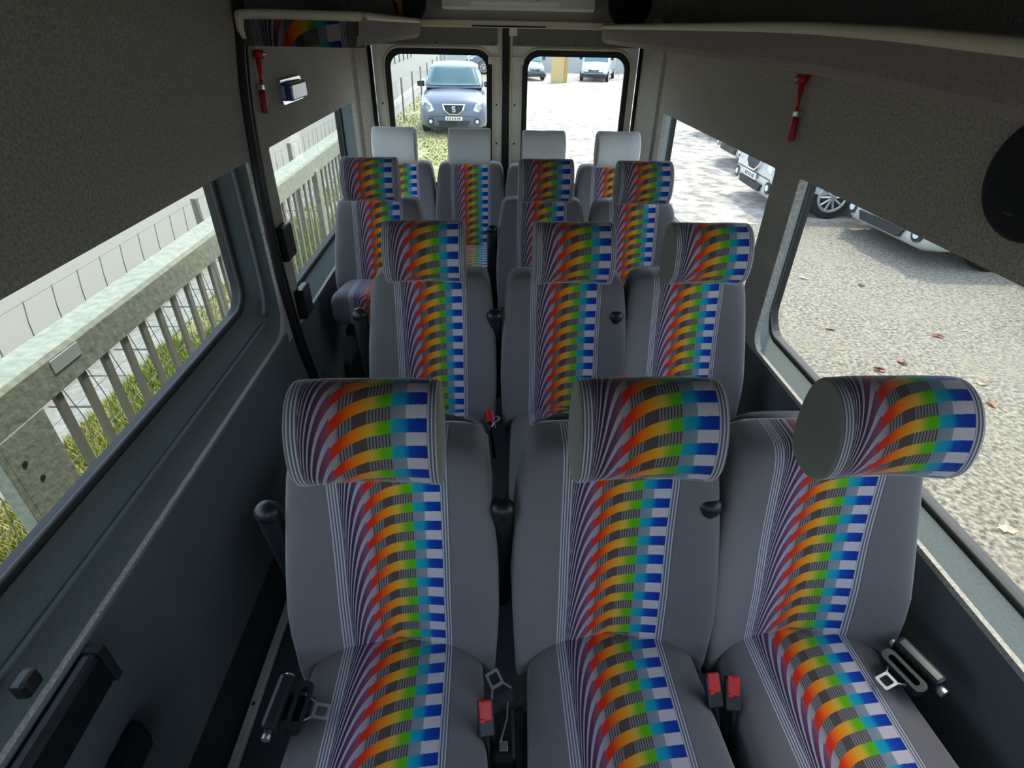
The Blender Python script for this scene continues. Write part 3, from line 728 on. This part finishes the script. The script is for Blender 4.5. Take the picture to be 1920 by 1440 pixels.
# ------------------------------------------------------------------ steel railing on the left
GALV = mat('weathered_pale_green_paint', lin(136, 139, 120), .6, noise=.55, nscale=26, bump=.8, dist=.006)
BARM = mat('dull_grey_bar', lin(118, 114, 100), .7, noise=.12, nscale=20)
rl = empty('steel_railing', (-1.85, 2.0, G), 0, 'pale green steel railing with close upright bars outside the left windows', 'railing'); off = rl.location.copy()
bm = bmesh.new(); pr = [(-.165, .27), (-.165, .41), (-.15, .43), (-.02, .435), (.0, .43), (.012, .41), (.012, .27)]
loft(bm, [[Vector((-1.79+x, y, z))-off for x, z in pr] for y in (1.60, 5.0, 8.9)]); bmesh.ops.recalc_face_normals(bm, faces=bm.faces[:]); obj('top_rail', bm, GALV, rl)
bm = bmesh.new(); box(bm, -1.79-off.x-.03, -1.775-off.x, 1.60-2.0, 1.845-2.0, 0, .30-G-.03+.0, .004); box(bm, -1.84-off.x, -1.775-off.x, 1.575-2.0, 1.602-2.0, 0, .28-G, .003)
p0 = obj('end_post', bm, GALV, rl)
for (y, z) in ((1.655, .14), (1.69, .04)): obj('bolt', cyl(bmesh.new(), Vector((-1.776, y, z))-off, Vector((-1.772, y, z))-off, .012, n=10), BLACKM, p0)
obj('plate', bx(-1.779-off.x, -1.774-off.x, 1.97-2, 2.145-2, .345-G, .405-G, .002), mat('blank_plate', lin(160, 166, 154), .6), rl)
bb = None; yy = 1.955
while yy < 8.8:
    if bb is None: bb = obj('bar', bx(-.010, .010, -.019, .019, 0, .28-G), BARM, rl); o = bb
    else: o = inst(bb, rl)
    o.location = (-1.80-off.x, yy-2, 0); yy += .166
for y in (6.0,):
    obj('post', bx(-1.81-off.x, -1.76-off.x, y-.06-2, y+.06-2, 0, .30-G), GALV, rl)
obj('bottom_rail', bx(-1.815-off.x, -1.785-off.x, 1.85-2, 8.9-2, .08, .12), GALV, rl)

# ------------------------------------------------------------------ wire fence along the path
WIRE = mat('grey_wire', lin(120, 120, 112), .5, metal=.5); FPOST = mat('fence_post_grey', lin(122, 118, 108), .7)
wf = empty('wire_fence', (-2.32, 2.0, G), 0, 'thin wire mesh fence with grey posts along the path beyond the railing', 'fence'); off = wf.location.copy()
p0 = None; y = 2.05
while y < 34:
    if p0 is None:
        p0 = obj('post', bx(-.022, .022, -.022, .022, 0, .40-G, .004), FPOST, wf); o = p0
    else: o = inst(p0, wf)
    o.location = (0, y-2, 0); y += 2.45
hw = None
for z in (.38, .20, -.02, -.25, -.5):
    bm = bmesh.new(); tube(bm, [(0, -6, z-G), (0, 32, z-G)], .0022, 5); obj('wire', bm, WIRE, wf)
bm = bmesh.new(); tube(bm, [(0, 0, .02), (.008, .05, .35), (-.004, -.01, .7), (.0, .012, .98), (-.01, .05, 1.08)], .003, 5)
vw = obj('wire', bm, WIRE, wf); yy = 1.7; first = True
while yy < 16:
    o = vw if first else inst(vw, wf); first = False
    o.location = (0, yy-2, 0); yy += .215

# ------------------------------------------------------------------ vehicles
TYRE = mat('tyre', lin(30, 30, 31), .85); RIM = mat('alloy_rim', lin(196, 198, 198), .35, metal=.6); CGLASS = mat('car_glass', lin(88, 128, 136), .08, coat=.4)
LAMP = mat('headlamp_glass', lin(214, 222, 226), .12, coat=.8); DARKP = mat('car_dark_plastic', lin(38, 40, 44), .6); PLATE = mat('number_plate', lin(226, 226, 216), .5); PLTXT = mat('plate_ink', lin(60, 60, 64), .6)
def paint(name, c): return mat(name, c, .3, metal=.25, coat=.7)
def wheel_parts(r, x, y, rad, out):
    s = 1 if x > 0 else -1
    bm = bmesh.new(); prof = [(-.09, rad*.62), (-.10, rad*.9), (-.08, rad), (.08, rad), (.10, rad*.9), (.09, rad*.62)]
    loft(bm, [[(x+a, y+b*math.cos(2*math.pi*k/28), rad+b*math.sin(2*math.pi*k/28)) for k in range(28)] for a, b in prof]); bmesh.ops.recalc_face_normals(bm, faces=bm.faces[:])
    wh = obj('wheel', bm, TYRE, r, False)
    bm = bmesh.new(); xo = x+s*.098
    tube(bm, [(xo, y+rad*.64*math.cos(2*math.pi*k/28), rad+rad*.64*math.sin(2*math.pi*k/28)) for k in range(28)], .022, 6, True)
    cyl(bm, (xo-s*.02, y, rad), (xo+s*.014, y, rad), rad*.18, n=14)
    for k in range(10):
        a = 2*math.pi*k/10; tube(bm, [(xo, y+rad*.12*math.cos(a), rad+rad*.12*math.sin(a)), (xo, y+rad*.64*math.cos(a), rad+rad*.64*math.sin(a))], .017, 6)
    obj('rim', bm, RIM, wh)
def make_car(label, body, scale=1., L=4.25, W=1.76, H=1.55, hood=.98, group=None, emblem=True, name='car'):
    """nose towards local -Y"""
    r = empty(name, label=label, cat='car', group=group); h = W/2
    ys = [0, .03, .10, .25, .55, .95, 1.25, 2.2, 3.2, 3.9, 4.15, L]
    # outline: half width, bottom, belt height at each station
    wd = [.60, .72, .80, .86, .88, .88, .88, .88, .88, .86, .80, .68]; wd = [a*h/.88 for a in wd]
    zb = [.30, .22, .19, .18, .18, .20, .20, .20, .20, .24, .30, .36]
    zt = [.62, .70, .76, .84, .91, .98, 1.02, 1.02, 1.02, 1.00, .96, .86]; zt = [a*hood/.98 for a in zt]
    bm = bmesh.new(); rings = []
    for y, a, b, t in zip(ys, wd, zb, zt):
        m_ = (b+t)/2
        half = [(a*.80, b), (a*.96, b+.06), (a, b+.18), (a, m_), (a*.985, t-.14), (a*.93, t-.03), (a*.70, t+.015), (a*.35, t+.04), (0, t+.05)]
        full = half+[(-x, z) for x, z in reversed(half[:-1])]
        rings.append([(x, y, z) for x, z in full])
    loft(bm, rings); bmesh.ops.recalc_face_normals(bm, faces=bm.faces[:]); obj('body', bm, body, r, True)
    zbelt = zt[6]-.02; bm = bmesh.new()
    st = [(.88, h*.82, h*.80, zbelt), (1.15, h*.86, h*.78, zbelt+.22), (1.45, h*.9, h*.72, H-.12), (1.75, h*.92, h*.68, H-.03), (2.4, h*.92, h*.68, H), (3.2, h*.90, h*.66, H-.03), (3.75, h*.86, h*.62, H-.15), (4.1, h*.80, h*.62, zbelt+.1)]
    rings = []
    for y, wb, wt, zt_ in st:
        half = [(wb, zbelt-.06), (wb*.99, zbelt+.02), ((wb+wt)/2+.02, (zbelt+zt_)/2+.02), (wt+.02, zt_-.05), (wt*.8, zt_-.005), (wt*.4, zt_+.012), (0, zt_+.015)]
        rings.append([(x, y, z) for x, z in half]+[(-x, y, z) for x, z in reversed(half[:-1])])
    loft(bm, rings); bmesh.ops.recalc_face_normals(bm, faces=bm.faces[:]); obj('cabin', bm, body, r, True)
    # windscreen and side glass sit just proud of the cabin
    bm = bmesh.new(); rows = []
    for t in [k/6 for k in range(7)]:
        y = interp(t, [0, .45, 1], [.93, 1.17, 1.47]); zc = interp(t, [0, .45, 1], [zbelt+.07, zbelt+.26, H-.085]); ww = interp(t, [0, 1], [h*.80, h*.66])
        rows.append([bm.verts.new((ww*math.sin(a_)/math.sin(1.0), y-.03+.10*(abs(a_))**2.5, zc+.012)) for a_ in [(-1+2*i/10) for i in range(11)]])
    for a_, b_ in zip(rows[:-1], rows[1:]):
        for i in range(10): bm.faces.new((a_[i], a_[i+1], b_[i+1], b_[i]))
    bmesh.ops.solidify(bm, geom=bm.faces[:], thickness=.01); bmesh.ops.recalc_face_normals(bm, faces=bm.faces[:]); obj('windscreen', bm, CGLASS, r, True)
    for s in (-1, 1):
        for (y0, y1, t0, t1) in ((1.30, 2.30, 1.62, 2.30), (2.38, 3.55, 2.38, 3.35)):
            bm = bmesh.new(); a = h*.905
            q = [(s*(a), y0, zbelt+.03), (s*(a), y1, zbelt+.03), (s*(h*.74), t1, H-.10), (s*(h*.74), t0, H-.10)]
            v = [bm.verts.new(p) for p in q]; v2 = [bm.verts.new((p[0]-s*.06, p[1], p[2])) for p in q]
            bm.faces.new(v); bm.faces.new(v2[::-1])
            for i in range(4): bm.faces.new((v[i], v[(i+1) % 4], v2[(i+1) % 4], v2[i]))
            bmesh.ops.recalc_face_normals(bm, faces=bm.faces[:]); obj('side_window', bm, CGLASS, r)
        # lamps
        bm = bmesh.new()
        pts = [(.50, .60), (.62, .56), (.76, .62), (.82, .76), (.80, .86), (.70, .82), (.56, .72)]
        yb = lambda x, z: interp(x, [.45, .66, .76, .82], [.055, .085, .16, .26])
        v = [bm.verts.new((s*x*h/.88, yb(x, z)-.085+(z-.6)*.28, z*hood/.98)) for x, z in pts]; v2 = [bm.verts.new((s*x*h/.88*.97, yb(x, z)+.08+(z-.6)*.28, z*hood/.98)) for x, z in pts]
        bm.faces.new(v); bm.faces.new(v2[::-1]); n = len(v)
        for i in range(n): bm.faces.new((v[i], v[(i+1) % n], v2[(i+1) % n], v2[i]))
        bmesh.ops.recalc_face_normals(bm, faces=bm.faces[:]); hl = obj('headlamp', bm, LAMP, r)
        bm = bmesh.new(); cyl(bm, (s*.66*h/.88, .06, .68*hood), (s*.66*h/.88, -.01, .68*hood), .06, n=16); obj('projector', bm, CHROME, hl)
        bm = bmesh.new(); cyl(bm, (s*.60*h/.88, .10, .36), (s*.60*h/.88, -.005, .36), .085, n=18); fg = obj('fog_surround', bm, DARKP, r)
        bm = bmesh.new(); cyl(bm, (s*.60*h/.88, .0, .36), (s*.60*h/.88, -.015, .36), .045, n=14); obj('fog_lamp', bm, LAMP, fg)
        bm = bmesh.new(); loft(bm, [[(s*(h*.86+.05+k*.19), 1.20+b, zbelt+.08+c*(1-.2*k)) for b, c in ((-.05, -.06), (.05, -.06), (.05, .08), (-.05, .08))] for k in (0, .5, 1)])
        bmesh.ops.recalc_face_normals(bm, faces=bm.faces[:]); bmesh.ops.bevel(bm, geom=bm.edges[:], offset=.015, segments=2, affect='EDGES'); obj('mirror', bm, DARKP, r)
        for y in (.85, 3.35): wheel_parts(r, s*(h-.10), y, .31, s)
        for y in (.85, 3.35):
            bm = bmesh.new(); tube(bm, [(s*(h-.0), y+.36*math.cos(math.pi*k/16), .31+.36*math.sin(math.pi*k/16)) for k in range(17)], .022, 6); obj('wheel_arch', bm, DARKP, r)
    # grille: trapezoid with bright surround
    tz = [(-.30, .74), (.30, .74), (.25, .60), (.12, .50), (-.12, .50), (-.25, .60)]; ti = [(x*.86, .62+(z-.62)*.8) for x, z in tz]
    fix = lambda u, v, d: Vector((u*h/.88, d+max(0, (v-.6))*.22, v*hood/.98))
    bm = bmesh.new(); plate(bm, tz, [ti], fix, -.045, .02); gr = obj('grille_surround', bm, CHROME, r)
    bm = bmesh.new(); plate(bm, [(x*.98, .62+(z-.62)*.97) for x, z in tz], [], fix, -.025, .03); obj('grille', bm, DARKP, r)
    if emblem:
        bm = bmesh.new()
        for (a0, a1, z0, z1) in ((-.042, .042, .665, .69), (-.042, -.018, .635, .675), (-.042, .042, .613, .638), (.018, .042, .575, .62), (-.042, .042, .56, .585)):
            box(bm, a0, a1, -.06, -.035, z0*hood/.98, z1*hood/.98, .003)
        obj('emblem', bm, LAMP, r)
    bm = bmesh.new(); plate(bm, [(-.42, .36), (.42, .36), (.36, .26), (-.36, .26)], [], fix, -.035, .04); obj('lower_grille', bm, DARKP, r)
    pl = obj('number_plate', bx(-.22, .22, -.05, -.03, .39, .48, .004), PLATE, r)
    bm = bmesh.new()
    for x0 in (-.16, -.10, -.03, .03, .10, .15): box(bm, x0-.014, x0+.014, -.0525, -.049, .41, .46)
    obj('plate_characters', bm, PLTXT, pl)
    r.scale = (scale,)*3
    return r
grey = make_car('dark grey family car parked facing the van behind the rear left window', paint('steel_grey_paint', lin(98, 104, 118)), .93, H=1.60, hood=1.02)
grey.location = (-.83, 14.6, G); grey.rotation_euler = (0, 0, .02)
silver = make_car('silver car nose and bumper beyond the right front window', paint('silver_white_paint', lin(205, 208, 208)), 1.0, H=1.48, emblem=False)
silver.location = (4.86, 6.62, G); silver.rotation_euler = (0, 0, -math.pi/2+.05)
c2 = copy_tree(silver); c2.location = (4.08, 8.75, G); c2.rotation_euler = (0, 0, -math.pi/2-.02); tag(c2, 'silver car with spoked wheel in view at the right window pillar', 'car')
c3 = copy_tree(silver); c3.location = (5.35, 3.95, G); c3.rotation_euler = (0, 0, -math.pi/2+.03); tag(c3, 'car front corner at the right edge of the frame', 'car')
c4 = copy_tree(silver); c4.location = (4.8, 11.6, G); c4.rotation_euler = (0, 0, -math.pi/2); tag(c4, 'car nose with plate and shadow seen in the right rear window', 'car')
c5 = copy_tree(silver); c5.location = (5.5, 15.2, G); c5.rotation_euler = (0, 0, -math.pi/2+.03); tag(c5, 'farthest car in the row seen at the top of right rear window', 'car')
dk = make_car('distant dark hatchback to the right of the grey car', paint('slate_paint', lin(84, 92, 96)), 1.0, H=1.5, emblem=False)
dk.location = (-1.2, 36.4, G); dk.rotation_euler = (0, 0, -1.45)
for o in (silver, c2, c3, c4, c5): o['group'] = 'silver cars parked along the right side'

def make_van(label, loc, rz, body, L, W, H, scale=1., name='parked_van'):
    r = empty(name, loc, rz, label, 'van'); h = W/2; r.scale = (scale,)*3
    st = [(0, .62, .45, .75), (.12, .85, .32, .95), (.6, .97, .3, 1.10), (.95, 1, .3, 1.25), (1.5, 1, .3, H-.25), (1.9, 1, .3, H-.05), (2.4, 1, .3, H), (L-.1, 1, .3, H), (L, .95, .35, H-.08)]
    bm = bmesh.new()
    loft(bm, [[(h*a*x, y, z) for x, z in ((.9, b), (1, b+.2), (1, (b+t)/2), (.97, t-.2), (.88, t-.03), (0, t+.02), (-.88, t-.03), (-.97, t-.2), (-1, (b+t)/2), (-1, b+.2), (-.9, b))] for y, a, b, t in st])
    bmesh.ops.recalc_face_normals(bm, faces=bm.faces[:]); obj('body', bm, body, r, True)
    bm = bmesh.new(); q = [(-h*.84, .90, 1.28), (h*.84, .90, 1.28), (h*.80, 1.46, H-.32), (-h*.80, 1.46, H-.32)]
    v = [bm.verts.new(p) for p in q]; v2 = [bm.verts.new((p[0], p[1]+.06, p[2]-.02)) for p in q]; bm.faces.new(v); bm.faces.new(v2[::-1])
    for i in range(4): bm.faces.new((v[i], v[(i+1) % 4], v2[(i+1) % 4], v2[i]))
    bmesh.ops.recalc_face_normals(bm, faces=bm.faces[:]); obj('windscreen', bm, CGLASS, r)
    for s in (-1, 1):
        obj('side_window', bx(s*h*.965-.02, s*h*.965+.02, 1.35, 2.1, 1.25, H-.45, .02), CGLASS, r)
        obj('headlamp', bx(s*h*.62-.13, s*h*.62+.13, .02, .2, .72, .92, .03), LAMP, r)
        obj('mirror', bx(s*(h+.12)-.1, s*(h+.12)+.1, 1.0, 1.12, 1.35, 1.7, .03), DARKP, r)
        for y in (.75, L-1.0): wheel_parts(r, s*(h-.08), y, .34, s)
    obj('bumper', bx(-h*.9, h*.9, -.06, .3, .28, .52, .04), DARKP, r); obj('grille', bx(-.4, .4, .0, .15, .62, .78, .02), DARKP, r)
    return r
WP = paint('white_paint', lin(222, 224, 226)); GP = paint('pale_grey_paint', lin(150, 160, 166))
make_van('white van facing the lot behind the right rear window', (5.3, 31.6, G), -.30, WP, 5.4, 2.05, 2.5, .70)
make_van('pale grey van at the left of the far parked row', (2.35, 31.6, G), .3, GP, 5.2, 2.0, 2.3, .66)
make_van('pale green grey van at the right end of the far row', (10.2, 31.8, G), -.2, paint('pale_green_paint', lin(160, 186, 184)), 5.2, 2.0, 2.4)
r = empty('tan_column', (3.45, 30.9, G), 0, 'tan upright gate post and board between the two far vans', 'gate post')  # upright tan column with an ochre edge, not a ramp
obj('board', bx(-.35, .3, 0, .12, 0, 2.0, .02), mat('tan_board', lin(196, 172, 120), .8), r); obj('post', bx(.3, .45, -.04, .12, 0, 2.2, .02), mat('ochre_post', lin(176, 146, 92), .8), r)
wall = empty('low_wall', (6, 36, G), 0, 'long pale low wall behind the far parked vans', 'wall')
obj('wall_body', bx(-9, 30, 3, 3.3, 0, 2.6), mat('pale_render', lin(190, 192, 186), .9, noise=.1, nscale=2), wall); obj('coping', bx(-9, 30, 2.95, 3.35, 2.6, 2.7, .02), CREAMMETAL, wall)
hg = empty('guard_rail', (-6.5, 26, G), 0, 'pale guard rail at the far side of the bright road', 'guard rail')
obj('beam', bx(-.04, .04, -14, 30, .45, .75, .02), GALV, hg)
p0 = None
for i in range(18):
    o = obj('post', bx(-.05, .05, -.05, .05, 0, .6), FPOST, hg) if p0 is None else inst(p0, hg); p0 = p0 or o; o.location = (.05, -13+i*2.4, 0)
